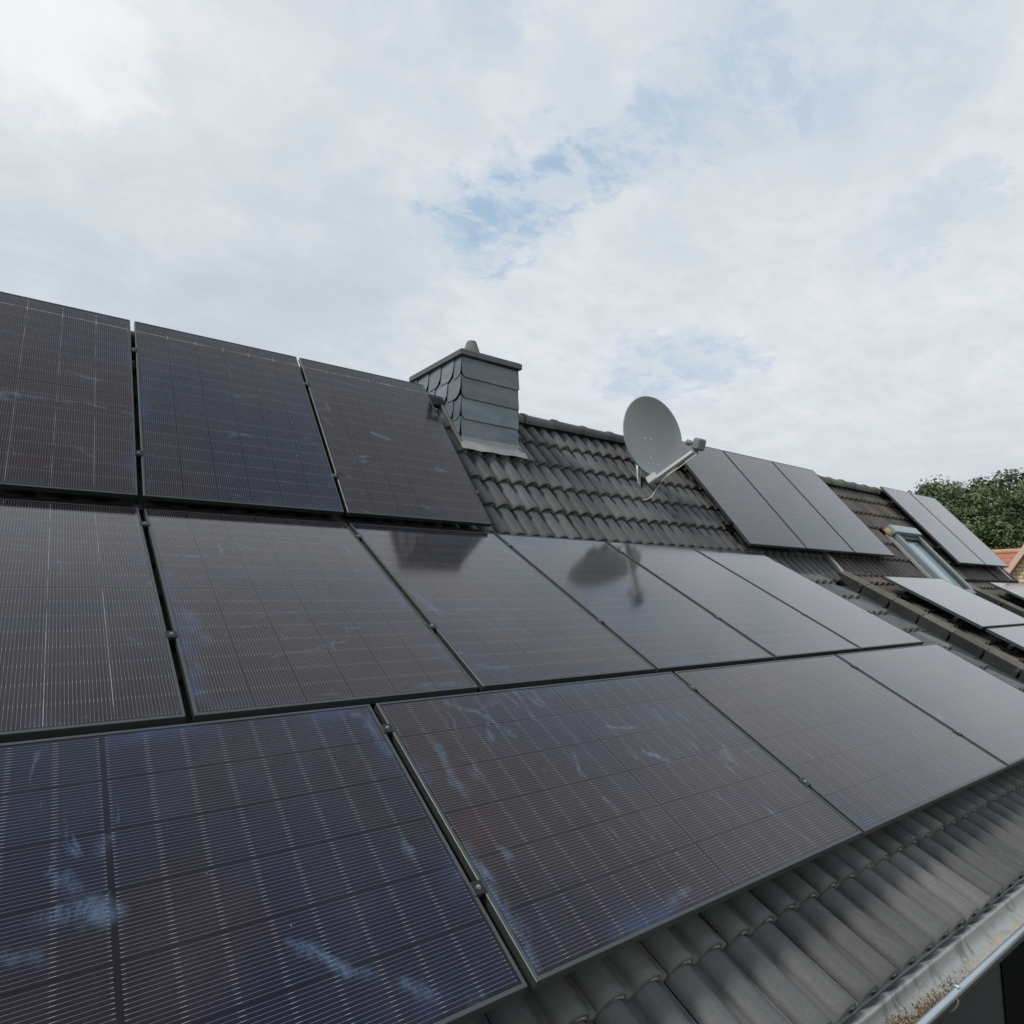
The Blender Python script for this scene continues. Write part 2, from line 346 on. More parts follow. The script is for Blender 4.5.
X = Vector((1, 0, 0))
class Plane:
    """roof plane: x along the eaves, t up the slope, n outwards"""
    def __init__(s, o, ang): s.o = Vector(o); s.t = Vector((0, math.cos(ang), math.sin(ang))); s.n = Vector((0, -math.sin(ang), math.cos(ang))); s.ang = ang
    def p(s, x, t, h=0.0): return s.o + X*x + s.t*t + s.n*h
    def mat(s, x, t, h, land=False):
        if land: ex, ey = s.t, -X
        else: ex, ey = X, s.t
        m = Matrix((ex, ey, s.n)).transposed().to_4x4(); m.translation = s.p(x, t, h); return m
A = Plane((0, 0, 0), .5262); B = Plane((0, .02395, .05217), .8982)   # glass planes of the lower / upper arrays
HA, HB = -.160, -.125            # crest height of the roof tiles under those planes
# kink line of the tiled surfaces
def kink(ha, hb):
    pa = A.p(0, 0, ha); pb = B.p(0, 0, hb)      # pa + a*tA = pb + b*tB
    det = A.t.y*(-B.t.z) + B.t.y*A.t.z; r = pb-pa
    a = (r.y*(-B.t.z) + B.t.y*r.z)/det; b_ = (A.t.y*r.z - A.t.z*r.y)/det
    return a, b_
KA, KB = kink(HA, HB)
PW, PL, GX = 1.134, 1.755, .027
EAVE = -3.294; CA = .3285; CB = .332; ROLL = .155

def profile(u, roll=ROLL):     # u in metres across one roll
    c = .060; hw = .0585
    d = abs((u % roll)-c)
    d2 = abs((u % roll)-.1365)
    return .044*math.sqrt(1-(d/hw)**2) if d < hw else (-.010*(1-d2/.018) if d2 < .018 else 0.0)
US = [0, .003, .008, .016, .028, .044, .060, .076, .092, .104, .112, .117, .1195, .128, .1365, .145, .152]
def tiles(name, pl, x0, x1, t0, t1, course, H, material, parent, org, first=0.0, skip=None, lowdetail=False, phase=0.0):
    """courses of double-roll tiles; t0 = lowest nose, H = crest height over the plane; real laps and open rolls"""
    mb = MB(); TW = 2*ROLL; us = US if not lowdetail else [0, .006, .02, .04, .06, .08, .10, .114, .12, .1365, .152]
    nx = int(math.ceil((x1-x0)/TW)); k = 0; t = t0
    while t < t1-.02:
        for i in range(nx):
            xa = x0+i*TW
            if skip and skip(xa+TW/2, t+course/2): continue
            rnd = random.Random(i*977+k*131+int(abs(x0)*10)+int(abs(t0)*7)); tint = rnd.random(); jh = rnd.uniform(-.0018, .0018); jt = rnd.uniform(-.003, .003); tw_ = rnd.uniform(-.002, .002)
            te = min(t+course+.02, t1); jt -= first if k == 0 else 0
            rows = [(t+jt+.001, -.029), (t+jt+.0005, -.016), (t+jt, -.005), (t+jt+.004, 0.0), (t+course*.12, -.004), (t+course*.5, -.018), (te, -.035*(te-t)/course)]
            cols = []
            uu = [u+ROLL*r for r in (0, 1) for u in us] + [TW-.0025]
            uu = [min(u, TW-.0025) for u in uu]
            uu = sorted(set(uu)); xx = [u for u in uu if xa+u <= x1+1e-6]
            if len(xx) < 2: continue
            grid = []
            for ri, (tt, dh) in enumerate(rows):
                row = []
                for u in xx:
                    hh = H-.044+profile(u)+dh+jh+tw_*u/TW
                    if ri == 0 and profile(u) < .002: hh -= .004      # the pan's lip reaches down to the tile below
                    row.append(mb.vert(pl.p(xa+u, tt, hh)-org))
                grid.append(row)
            for r in range(len(rows)-1):
                e0 = (1, 1, .9, .8, .5, 0.0, 0.0)[r]; e1 = (1, 1, .9, .8, .5, 0.0, 0.0)[r+1]
                for c in range(len(xx)-1):
                    if r == 0: e0 = e1 = 2.0 if .05 < (xx[c] % ROLL) < .10 else 1.0
                    mb.face([grid[r][c], grid[r][c+1], grid[r+1][c+1], grid[r+1][c]], 0, tint, [e0, e0, e1, e1], smooth=(r >= 3))
            # underside of the nose so the open roll reads as a hollow
            un = [mb.vert(pl.p(xa+u, t+.05, H-.044+profile(u)-.024)-org) for u in xx]
            for c in range(len(xx)-1): mb.face([grid[0][c+1], grid[0][c], un[c], un[c+1]], 0, tint, .2)
        t += course; k += 1
    o = mb.build(name, material, parent)
    return o
def slab(mb, pl, x0, x1, t0, t1, h0, h1, org, mi=0):
    mb.box(pl.o-org, X, pl.t, pl.n, x0, x1, t0, t1, h0, h1, mi)

# ================================================================== SETTING
GZ = -5.0
def ground():
    mm, t, b = mat('garden_ground'); p = wpos(t)
    n = t.noise(p, .35, 6, .6); f = t.noise(p, 9, 5, .7)
    c = t.mix(t.ramp(n, .42, .6), (.045, .075, .022), (.075, .095, .035)); c = t.mix(t.ramp(f, .3, .7, 0, .5), c, (.03, .045, .015))
    setb(t, b, Base_Color=c, Roughness=.9); bump(t, b, f, .5, .05)
    mb = MB(); v = [mb.vert((a*1500, b_*1500, GZ)) for a, b_ in ((-1, -1), (1, -1), (1, 1), (-1, 1))]; mb.face(v)
    o = mb.build('ground', mm); o['kind'] = 'structure'
    mm2, t, b = mat('concrete_paving'); p = wpos(t)
    n = t.noise(p, 1.2, 6, .65); x, y, z = t.sep(p)
    gx = t.math('ABSOLUTE', t.math('SUBTRACT', t.math('FRACT', t.math('MULTIPLY', x, 2)), .5)); gy = t.math('ABSOLUTE', t.math('SUBTRACT', t.math('FRACT', t.math('MULTIPLY', y, 2)), .5))
    j = t.math('GREATER_THAN', t.math('MAXIMUM', gx, gy), .485)
    c = t.mix(n, (.13, .13, .125), (.24, .235, .22)); c = t.mix(j, c, (.05, .05, .045)); setb(t, b, Base_Color=c, Roughness=.85)
    mb = MB(); v = [mb.vert(q) for q in ((-6, -6.2, GZ+.006), (16, -6.2, GZ+.006), (16, -2.55, GZ+.006), (-6, -2.55, GZ+.006))]; mb.face(v)
    o = mb.build('patio', mm2); o['kind'] = 'structure'
ground()

# ================================================================== HOUSES
RT_B = 1.80                       # ridge on plane B (tile level)
RZ = B.p(0, RT_B, HB)             # ridge point
def lap_ridge(mb, x0, x1, org, r=.105, step=.42, lift=0.0):
    n = 12; x = x0; k = 0
    while x < x1-.05:
        xe = min(x+step+.03, x1+.03); rnd = random.Random(k*31+int(x0*13)); tint = rnd.random(); dz_ = rnd.uniform(-.004, .004)
        rings = []
        for (xx, rr) in ((x, r*1.10-.016), (x, r*1.10), (x+.05, r*1.10), (x+.055, r*1.0), (xe, r*.93)):
            ring = []
            for i in range(n+1):
                a = math.pi*(-.12+1.24*i/n)
                ring.append(mb.vert(Vector((xx, RZ.y+math.cos(a)*rr*1.05, RZ.z-.035+lift+dz_+math.sin(a)*rr*.95))-org))
            rings.append(ring)
        for q in range(len(rings)-1):
            for i in range(n): mb.face([rings[q][i], rings[q][i+1], rings[q+1][i+1], rings[q+1][i]], 0, tint, .7 if q < 3 else [.6, .6, .2, .2], smooth=(q > 1))
        x += step; k += 1
def gable(mb, x, org, y0, mi=0, w_=.25):     # thick gable wall following the two-slope section, at x..x+w_
    k = A.p(0, KA, HA-.12); e = A.p(0, EAVE+.25, HA-.12); yb = 2*RZ.y - (e.y+2.2)
    prof = [(y0, GZ), (y0, e.z+(y0-e.y)*math.tan(A.ang) if y0 > e.y else e.z), (k.y, k.z), (RZ.y, RZ.z-.16), (2*RZ.y-k.y+2.0, k.z-2.2), (2*RZ.y-k.y+2.0, GZ)]
    a = [mb.vert(Vector((x, p[0], p[1]))-org) for p in prof]; b_ = [mb.vert(Vector((x+w_, p[0], p[1]))-org) for p in prof]
    mb.face(a[::-1], mi); mb.face(b_, mi)
    for i in range(len(prof)): mb.face([a[i], a[(i+1) % len(prof)], b_[(i+1) % len(prof)], b_[i]], mi)
def house(name, label, x0, x1, org):
    return thing(name, label, 'house', org)
WY = -2.60                        # front wall face
# ---------------- house 1 (ours)
o1 = Vector((2.0, 0.8, GZ))
H1 = house('terraced_house', 'near house with dark grey tiled roof, slate chimney and zinc gutter', -3, 7, o1)
XL = -2.79
wall = MB()
wall.wbox(XL+.2, 7.35, WY, WY+.25, GZ, -1.86); 
gable(wall, XL+.15, Vector((0, 0, 0)), WY+.26); gable(wall, 7.0, Vector((0, 0, 0)), WY+.26)
local(wall, o1).build('wall', M_wall, H1)
wn = MB(); wn.wbox(3.56, 5.2, WY-.008, WY-.004, -4.1, -2.02)
wo = local(wn, o1).build('window', simple('dark_window_void', (.004, .004, .005), .9, 0, .1, 4, 0, .1), H1); wo['label'] = 'black window opening under the gutter'
chx0, chx1, chy0, chy1 = 2.56, 3.205, .87, 1.80
def under_ch(x, t):
    p = B.p(x, t, HB); return chx0+.02 < x-.0 < chx1-.02 and chy0+.12 < p.y
roof1 = tiles('roof', A, XL+.0, 6.98, EAVE, KA+.02, CA, HA, M_tile, H1, o1)
roof1['label'] = 'lower roof slope of anthracite double-roll tiles'
rb = tiles('roof', B, XL+.0, 7.5, KB-.07, RT_B-.105, CB, HB, M_tile_upper, H1, o1, first=.055)
rb['label'] = 'steep upper roof slope of anthracite tiles'
dk = MB(); slab(dk, A, XL, 6.95, EAVE+.12, KA, HA-.15, HA-.098, o1); slab(dk, B, XL, 7.49, KB-.05, RT_B-.05, HB-.15, HB-.098, o1)
slab(dk, A, 6.95, 7.44, EAVE+.12, KA+.08, HA-.28, HA-.165, o1)
# rear slope, same pitch as the upper front slope
ry = RZ-o1
bk = Vector((0, math.cos(B.ang), -math.sin(B.ang))); bn = Vector((0, math.sin(B.ang), math.cos(B.ang)))
dk.box(ry+Vector((0, .02, 0)), X, bk, bn, XL-o1.x+2.0, 7.49, .0, 4.6, -.14, -.03)
dk.build('roof_deck', M_deck, H1)
rg = MB(); lap_ridge(rg, XL, 9.3, o1, .092, .42, -.045); rg.build('ridge_tiles', M_ridge, H1)
# slate trough between the houses
tr = MB()
for k in range(16):
    t_ = KA-.15-k*.25
    if t_ < EAVE+.1: break
    tr.box(A.o-o1, X, A.t, A.n, 6.90, 7.44, t_-.245, t_, HA-.16, HA-.115+(k % 2)*.006, 0, random.random(), .0)
tr.build('valley_flashing', M_lead_dark, H1)
# eaves sheet and gutter
g = MB(); x0g, x1g = XL-.05, 7.0; n = 14
cy, cz, rr = -2.843, -1.842, .069
prof = [(-2.62, -1.800), (-2.735, -1.858), (-2.765, -1.846), (-2.773, -1.846)]
prof += [(cy+rr*math.cos(a), cz+rr*math.sin(a)) for a in [-.06-math.pi*(i/n)*.93 for i in range(n+1)]]
prof += [(-2.913, -1.832)]
ring0 = [g.vert(Vector((x0g, a, b_))-o1) for a, b_ in prof]; ring1 = [g.vert(Vector((x1g, a, b_))-o1) for a, b_ in prof]
for i in range(len(prof)-1): g.face([ring0[i], ring0[i+1], ring1[i+1], ring1[i]], 0, smooth=(i > 2))
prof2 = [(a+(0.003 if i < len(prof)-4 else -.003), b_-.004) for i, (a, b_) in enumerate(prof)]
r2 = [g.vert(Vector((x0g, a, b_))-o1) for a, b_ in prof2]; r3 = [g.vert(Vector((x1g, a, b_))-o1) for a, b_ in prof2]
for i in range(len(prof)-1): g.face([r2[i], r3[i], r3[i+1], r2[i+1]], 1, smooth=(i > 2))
gut = g.build('gutter', [M_gutter, M_black_alu], H1)  # outer side coloured black to paint in the shadow under the bead
g = MB(); g.tube([Vector((x0g, -2.916, -1.828))-o1, Vector((x1g, -2.916, -1.828))-o1], .0125, 14); gb = g.build('gutter_bead', M_bead, gut)
for k in range(9):
    bx = XL+.3+k*.78
    g = MB(); pts = [(bx, -2.916+.0165*math.cos(a), -1.828+.0165*math.sin(a)) for a in [2.2-i*.35 for i in range(9)]]
    pts += [(bx, cy+(rr+.006)*math.cos(a), cz+(rr+.006)*math.sin(a)) for a in [-math.pi*.92+i*.2 for i in range(9)]]
    g.tube([Vector(p)-o1 for p in pts], .0045, 6); g.build('gutter_bracket', M_galv, gut)
# chimney
def plates(mb, o, eu, ev, en, w_, h_, rows, cols, rad, side, org, slope=0.0, tilt=.012):
    """overlapping rounded slates on a rectangle w_ x h_ (u across, v up); side = which lower corner is rounded"""
    rh = h_/rows
    for r in range(rows):
        nc = cols; cw = w_/nc; offs = (r % 2)*cw*.45 if nc > 1 else 0
        for c in range(-1 if offs else 0, nc+1):
            u0 = c*cw+offs; u1 = u0+cw+.0; 
            u0c, u1c = max(u0, 0), min(u1, w_)
            if u1c-u0c < .02: continue
            v0 = r*rh; v1 = v0+rh*1.12 if r < rows-1 else h_
            pts = []
            rd = min(rad, (u1c-u0c)*.6)
            if side == 'L':
                for i in range(7):
                    a = math.pi+i*math.pi/12; pts.append((u0c+rd+rd*math.cos(a), v0+rd+rd*math.sin(a)))
                pts += [(u1c, v0), (u1c, v1), (u0c, v1)]
            else:
                pts.append((u0c, v0))
                for i in range(7):
                    a = -math.pi/2+i*math.pi/12; pts.append((u1c-rd+rd*math.cos(a), v0+rd+rd*math.sin(a)))
                pts += [(u1c, v1), (u0c, v1)]
            k = c*0.0004
            def P3(p, lift): 
                hh = tilt*(1-(p[1]-v0)/(v1-v0))+.003+k+(.009*(p[0]-u0)/cw if side == 'R' else 0)
                return Vector(o)+eu*p[0]+ev*(p[1]+slope*p[0])+en*(hh+lift)-org
            f = [mb.vert(P3(p, .006)) for p in pts]; b2 = [mb.vert(P3(p, -.002)) for p in pts]
            tn = random.random()
            mb.face(f, 0, tn); 
            for i in range(len(pts)): mb.face([f[i], f[(i+1) % len(pts)], b2[(i+1) % len(pts)], b2[i]], 1, tn)
ch = MB(); ch.wbox(chx0+.012, chx1-.012, chy0+.012, chy1-.012, .2, 1.684, 1)
Zv = Vector((0, 0, 1)); Yv = Vector((0, 1, 0))
plates(ch, (chx0, chy0+.012, .905), X, Zv, -Yv, chx1-chx0, .78, 4, 1, .05, 'L', Vector((0, 0, 0)), slope=-.012)
plates(ch, (chx0+.012, chy1, .905), -Yv, Zv, -X, chy1-chy0, .78, 4, 4, .11, 'R', Vector((0, 0, 0)))
plates(ch, (chx1-.012, chy0, .905), Yv, Zv, X, chy1-chy0, .78, 4, 4, .11, 'R', Vector((0, 0, 0)))
plates(ch, (chx1, chy1-.012, .6), -X, Zv, Yv, chx1-chx0, 1.08, 5, 1, .05, 'L', Vector((0, 0, 0)))
chim = local(ch, o1).build('chimney', [M_slate, M_joint], H1); chim['label'] = 'square chimney clad in blue-grey slate'
c = MB(); c.wbox(chx0-.03, chx1+.03, chy0-.03, chy1+.03, 1.686, 1.742, 0, .006)
c.wbox(chx0-.018, chx1+.018, chy0-.018, chy1+.018, 1.7425, 1.75, 0, .003)
local(c, o1).build('chimney_cap', M_cap, chim)
c = MB(); c.tube([(2.945, 1.30, 1.748), (2.945, 1.30, 1.80), (2.945, 1.30, 2.035), (2.945, 1.30, 2.048), (2.945, 1.30, 2.05), (2.945, 1.30, 1.9)], [.135, .128, .052, .044, .032, .03], 24); local(c, o1).build('flue_pot', M_pot, chim)
# lead apron in front and stepped side flashings
c = MB(); tb = 1.17
fr = []
for (tt, hh, yy) in ((1.045, HB+.012, None), (1.06, HB+.012, None), (1.12, HB+.014, None), (1.185, HB+.018, None), (None, None, .94)):
    row = []
    for i in range(15):
        x = chx0-.05+i*(chx1-chx0+.09)/14
        if yy: p = Vector((min(max(x, chx0-.004), chx1+.004), chy0-.012, .935))
        else:
            p = B.p(x, tt+(.006*math.sin(i*2.1) if tt < 1.03 else 0), hh+.005*math.sin(i*1.3))
            if tt > 1.17: p = Vector((min(max(x, chx0-.004), chx1+.004), chy0-.014, .898))
        row.append(c.vert(p-o1))
    fr.append(row)
for r in range(4):
    for i in range(14): c.face([fr[r][i], fr[r][i+1], fr[r+1][i+1], fr[r+1][i]], 0, smooth=False)
c.build('lead_flashing', simple('dull_lead_apron', (.33, .335, .33), .6, .2, .3, 9, .5), chim)
for xa, xb in ((chx0-.045, chx0-.002), (chx1+.002, chx1+.03)):
    c = MB(); c.box(B.o-o1, X, B.t, B.n, xa, xb, 1.13, 1.74, HB-.02, HB+.012, 0, .5, .003); c.build('side_flashing', M_lead_mid, chim)

# ---------------- house 2 and 3 (lower slopes stand proud of the shared steep roof)
def verge_run(mb_top, mb_side, x, t_hi, t_lo, h, drop, pitch, org):
    t = t_hi; k = 0
    while t > t_lo:
        t2 = t-pitch; tn = random.random(); e = .004*(k % 2)
        # top cover with two small ribs
        for (a, b2, hh) in ((-.004-e, .05, .018), (.05, .075, .034), (.075, .13, .015), (.13, .16, .030), (.16, .24, .012)):
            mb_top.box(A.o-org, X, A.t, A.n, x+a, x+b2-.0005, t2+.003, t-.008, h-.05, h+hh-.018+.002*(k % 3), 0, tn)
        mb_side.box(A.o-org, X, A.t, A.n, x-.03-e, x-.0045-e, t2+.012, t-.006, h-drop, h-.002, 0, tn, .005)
        t = t2; k += 1
def back_roof(mb, x0, x1, org):
    mb.box(RZ-org+Vector((0, .02, 0)), X, bk, bn, x0-RZ.x, x1-RZ.x, 0, 4.6, -.14, -.03)
o2 = Vector((9.0, .8, GZ))
H2 = house('terraced_house', 'middle house with brownish roof, grey roof window and mossy ridge beyond the near roof', 7.5, 10.9, o2)
HA2 = HA-.005
r = tiles('roof', B, 7.56, 12.9, KB-.03, RT_B-.08, CB, HB, M_tileb, H2, o2, lowdetail=True, skip=lambda x, t: 10.1 < x < 11.0 and t < .65)
r['label'] = 'steep upper slope of brown weathered tiles'
r = tiles('roof', A, 7.47, 9.9, EAVE, KA+.02, CA, HA2, M_tileb, H2, o2, lowdetail=True)
r['label'] = 'lower brown slope with dark verge'
r = tiles('roof', B, 9.92, 10.94, KB-.03-3*CB, KB-.03, CB, HB, M_tileb, H2, o2, lowdetail=True)
r['label'] = 'strip of steep brown tiles under the roof window'
dk = MB(); slab(dk, B, 7.5, 12.9, KB-.05, RT_B-.05, HB-.15, HB-.098, o2); slab(dk, A, 7.45, 9.9, EAVE+.12, KA, HA-.15, HA2-.098, o2)
slab(dk, B, 9.9, 10.95, KB-1.2, KB-.05, HB-.15, HB-.098, o2); back_roof(dk, 7.5, 12.9, o2)
dk.build('roof_deck', M_deck, H2)
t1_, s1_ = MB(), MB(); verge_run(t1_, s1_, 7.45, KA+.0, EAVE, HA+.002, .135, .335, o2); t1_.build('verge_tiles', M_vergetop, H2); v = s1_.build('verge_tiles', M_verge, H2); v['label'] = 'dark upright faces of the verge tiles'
m_ = MB(); m_.box(B.o-o2, X, B.t, B.n, 7.47, 7.545, KB-.02, RT_B-.1, HB-.03, HB+.018, 0, .5, .004); m_.build('party_wall_strip', M_lead, H2)
rg = MB(); lap_ridge(rg, 9.34, 12.9, o2, .10, .40, -.03); rg.build('ridge_tiles', M_ridgem, H2)
wall = MB(); wall.wbox(7.5, 12.9, WY+.05, WY+.3, GZ, -1.9); gable(wall, 7.6, Vector((0, 0, 0)), WY+.31); local(wall, o2).build('wall', M_render_wall, H2)
# roof window
RX0, RX1, RT0, RT1 = 10.12, 11.0, -.60, .67
def bb(mb, x0, x1, t0, t1, h0, h1, org=o2, mi=0, bev=0.0): mb.box(B.o-org, X, B.t, B.n, x0, x1, t0, t1, h0, h1, mi, .5, bev)
rw = MB()
bb(rw, RX0, RX0+.10, RT0, RT1-.10, HB-.05, HB+.075, bev=.008); bb(rw, RX1-.07, RX1, RT0, RT1-.10, HB-.05, HB+.075, bev=.008)
bb(rw, RX0+.10, RX1-.07, RT0, RT0+.09, HB-.05, HB+.07, bev=.008)
rwo = rw.build('roof_window', M_winframe, H2); rwo['label'] = 'tall tilted roof window with pale grey metal frame'
rw = MB(); bb(rw, RX0-.03, RX1+.01, RT1-.10, RT1+.05, HB-.02, HB+.115, bev=.006); rw.build('hood', simple('pale_grey_hood', (.36, .42, .42), .35, .35, .06, 10), rwo)
rw = MB(); bb(rw, RX0+.102, RX0+.14, RT0+.092, RT1-.102, HB-.03, HB+.05, bev=.004); bb(rw, RX1-.115, RX1-.072, RT0+.092, RT1-.102, HB-.03, HB+.05, bev=.004)
bb(rw, RX0+.142, RX1-.117, RT1-.17, RT1-.102, HB-.03, HB+.05, bev=.004)
rw.build('sash', simple('dark_grey_sash', (.07, .075, .08), .4, .3), rwo)
mm, t, b = mat('window_glass'); setb(t, b, Base_Color=(.30, .42, .44), Roughness=.04, Spec=.9)
rw = MB(); bb(rw, RX0+.15, RX1-.125, RT0+.10, RT1-.18, HB+.0, HB+.006); rw.build('pane', mm, rwo)
rw = MB(); bb(rw, RX0-.10, RX0-.035, RT0, RT1-.05, HB-.03, HB+.012, bev=.004); rw.build('side_flashing', M_lead, rwo)
rw = MB(); bb(rw, RX1+.004, RX1+.05, RT0-.0, RT1-.05, HB-.03, HB+.030, bev=.004); rw.build('side_flashing', M_lead, rwo)
rw = MB(); rw.tube([B.p(10.06, .68, HB+.03)-o2, B.p(10.04, .62, HB+.03)-o2, B.p(10.03, .55, HB+.02)-o2], [.035, .045, .02], 8); rw.build('foam_seal', simple('yellow_foam', (.35, .27, .13), .9, 0, .3, 30, .5), rwo)

o3 = Vector((13.0, .8, GZ))
H3 = house('terraced_house', 'far end house of the row, brown roof ending before the tree', 10.9, 14.1, o3)
XE = 14.05
r = tiles('roof', B, 12.96, XE, KB-.03, RT_B-.08, CB, HB, M_tileb, H3, o3, lowdetail=True); r['label'] = 'steep upper slope at the row end'
r = tiles('roof', A, 11.02, XE, EAVE, KA+.0, CA, HA-.04, M_tileb, H3, o3, lowdetail=True); r['label'] = 'lower slope of the end house'
dk = MB(); slab(dk, B, 12.92, XE, KB-.05, RT_B-.05, HB-.15, HB-.098, o3); slab(dk, A, 11.0, XE, EAVE+.12, KA-.05, HA-.2, HA-.138, o3); back_roof(dk, 12.92, XE, o3); dk.build('roof_deck', M_deck, H3)
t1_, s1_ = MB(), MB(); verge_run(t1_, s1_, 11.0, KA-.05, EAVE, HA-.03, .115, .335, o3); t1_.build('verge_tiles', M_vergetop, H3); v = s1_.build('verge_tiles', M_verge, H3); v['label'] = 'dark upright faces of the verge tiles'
m_ = MB(); m_.box(B.o-o3, X, B.t, B.n, 12.90, 12.95, KB-.02, RT_B-.1, HB-.03, HB+.02, 0, .5, .004); m_.build('party_wall_strip', M_lead_dark, H3)
m_ = MB(); m_.box(B.o-o3, X, B.t, B.n, 13.50, 13.545, KB-.02, .3, HB-.0, HB+.02, 0, .5, .004); m_.build('metal_strip', M_alu, H3)
rg = MB(); lap_ridge(rg, 12.95, XE, o3, .10, .40, -.03); rg.build('ridge_tiles', M_ridgem, H3)
wall = MB(); wall.wbox(12.92, XE-.1, WY+.05, WY+.3, GZ, -1.9); gable(wall, XE-.40, Vector((0, 0, 0)), WY+.31); local(wall, o3).build('wall', M_render_wall, H3)

# ================================================================== SOLAR PANELS
P1S = [([(-0.029, 0.106), (-0.029, 0.06), (-0.061, 0.011)], .05, .8), ([(-0.269, -0.37), (-0.331, -0.433), (-0.397, -0.516)], .026, .7), ([(-0.449, -0.568), (-0.5, -0.631)], .03, .55),
       ([(0.067, 0.102), (0.023, 0.071)], .025, .6), ([(-0.066, -0.74), (-0.1, -0.752)], .03, .55), ([(-0.105, 0.195), (-0.119, 0.137)], .035, .4), ([(0.161, 0.007), (0.12, 0.02)], .028, .55), ([(.53, -.79), (.50, -.835), (.3, -.85)], .03, .4)]
P2S = [([(0.533, 0.574), (0.432, 0.469), (0.288, 0.389)], .024, .55), ([(0.342, 0.756), (0.211, 0.742), (0.052, 0.749)], .024, .5), ([(0.25, -0.119), (0.212, -0.256)], .016, .9), ([(0.077, -0.176), (-0.004, -0.239)], .026, .95),
       ([(0.124, 0.191), (0.034, 0.237)], .02, .45), ([(-0.181, 0.752), (-0.215, 0.742)], .026, .6), ([(-0.105, 0.219), (-0.17, 0.195)], .022, .45), ([(-0.53, 0.86), (-0.433, 0.845), (-0.30, 0.85), (-.15, .855)], .045, .55),
       ([(0.468, 0.449), (0.502, 0.325)], .02, .4), ([(0.303, -0.472), (0.218, -0.455)], .018, .6), ([(0.266, -0.603), (0.19, -0.609)], .02, .55), ([(-.53, .3), (-.50, .2)], .03, .5), ([(-.2, -.3), (-.24, -.33)], .015, .6)]
M2S = [([(-0.245, -0.552), (-0.103, -0.544), (0.097, -0.471), (0.165, -0.369)], .010, .5), ([(-0.164, -0.413), (-0.141, -0.454)], .014, .4), ([(.3, -.83), (.5, -.84)], .025, .35), ([(-.5, -.2), (-.46, -.45)], .05, .35)]
M3S = [([(-0.522, -0.045), (-0.471, -0.252)], .04, .4), ([(-0.441, -0.252), (-0.2, -0.218)], .022, .35), ([(-0.544, -0.715), (-0.399, -0.754)], .03, .35), ([(0.483, 0.627), (0.532, 0.461)], .035, .75), ([(.32, .42), (.44, .38)], .014, .5)]
T3S = [([(-0.147, 0.022), (-0.025, -0.022)], .034, .9), ([(-0.508, 0.111), (-0.491, 0.045)], .03, .5)]
T1S = [([(-0.12, -0.165), (0.009, -0.142)], .04, .9), ([(.3, -.55), (.36, -.6)], .03, .45)]
CM = {'P1': cell_mat('cells_smeared_corner_module', streaks=P1S), 'P2': cell_mat('cells_scratched_module', streaks=P2S), 'M2': cell_mat('cells_curved_scratch_module', streaks=M2S), 'M3': cell_mat('cells_blue_wiped_module', streaks=M3S),
      'T3': cell_mat('cells_head_module_smear', 0, .6, T3S), 'T1': cell_mat('cells_head_left_module_smear', .65, .6, T1S)}
def frame_mesh(w_, l_):
    mb = MB(); a, b_ = w_/2, l_/2; lip = .011; hgt = .032; cc = .0012
    prof = [(0, -hgt), (0, -cc), (cc, 0), (lip, 0), (lip, -.004)]
    rings = []
    for ins, z in prof: rings.append([mb.vert(p) for p in ((-a+ins, -b_+ins, z), (a-ins, -b_+ins, z), (a-ins, b_-ins, z), (-a+ins, b_-ins, z))])
    bot = [(.025, -hgt)]
    rings.insert(0, [mb.vert(p) for p in ((-a+.025, -b_+.025, -hgt), (a-.025, -b_+.025, -hgt), (a-.025, b_-.025, -hgt), (-a+.025, b_-.025, -hgt))])
    for r in range(len(rings)-1):
        for i in range(4): mb.face([rings[r][i], rings[r][(i+1) % 4], rings[r+1][(i+1) % 4], rings[r+1][i]])
    return mb
def glass_mesh(w_, l_):
    mb = MB(); a, b_ = w_/2-.0105, l_/2-.0105
    mb.box((0, 0, 0), X, Vector((0, 1, 0)), Vector((0, 0, 1)), -a, a, -b_, b_, -.0065, -.0018); return mb
fm = frame_mesh(PW, PL).build('frame', M_frame); gm = glass_mesh(PW, PL).build('glass', M_cell); gmb = glass_mesh(PW, PL).build('glass', M_cellb)
gmt = glass_mesh(PW, PL).build('glass', M_cellt); gmtb = glass_mesh(PW, PL).build('glass', M_celltb)
me_f, me_g, me_gb, me_gt, me_gtb = fm.data, gm.data, gmb.data, gmt.data, gmtb.data
for o in (fm, gm, gmb, gmt, gmtb): bpy.data.objects.remove(o)
def panel(label, pl, x, t, h=0.0, land=False, group='black solar panels on the roofs', bright=False, top=False, bias=.5, pitch=0.0, special=None):
    """x, t = centre of the panel on the plane"""
    jit = random.uniform(-.0012, .0012)
    base = thing('solar_panel', label, 'solar panel', pl.mat(x, t, h+jit, land) @ Matrix.Rotation(R_(random.uniform(-.05, .05)), 4, 'Z') @ Matrix.Rotation(R_(pitch), 4, 'X'), group)
    for nm, me in (('frame', me_f), ('glass', (me_gtb if top else me_gb) if bright else (me_gt if top else me_g))):
        if nm == 'glass' and special: me = me.copy(); me.materials[0] = CM[special]
        o = bpy.data.objects.new(nm, me); S.collection.objects.link(o); o.parent = base; o.color = (bias, .5, .5, 1)
    return base
SX = PW+GX; SL = PL+GX; U0, B0 = .640, -.005
GT, GM, GN = 'solar panels of the top row', 'solar panels of the middle row', 'solar panels of the bottom row'
for i, lb in ((-1, 'upper-row solar panel cut off by the left photo edge, just left of the first joint'), (0, 'upper-row solar panel standing second from the left, edge towards the sky'),
              (1, 'upper-row solar panel right beside the slate chimney')):
    panel(lb, B, B0+SX*(i+.5), PL/2, group=GT, bright=(i == -1), top=True, bias=(.75, .45, .8)[i+1], special=('T1', None, 'T3')[i+1])
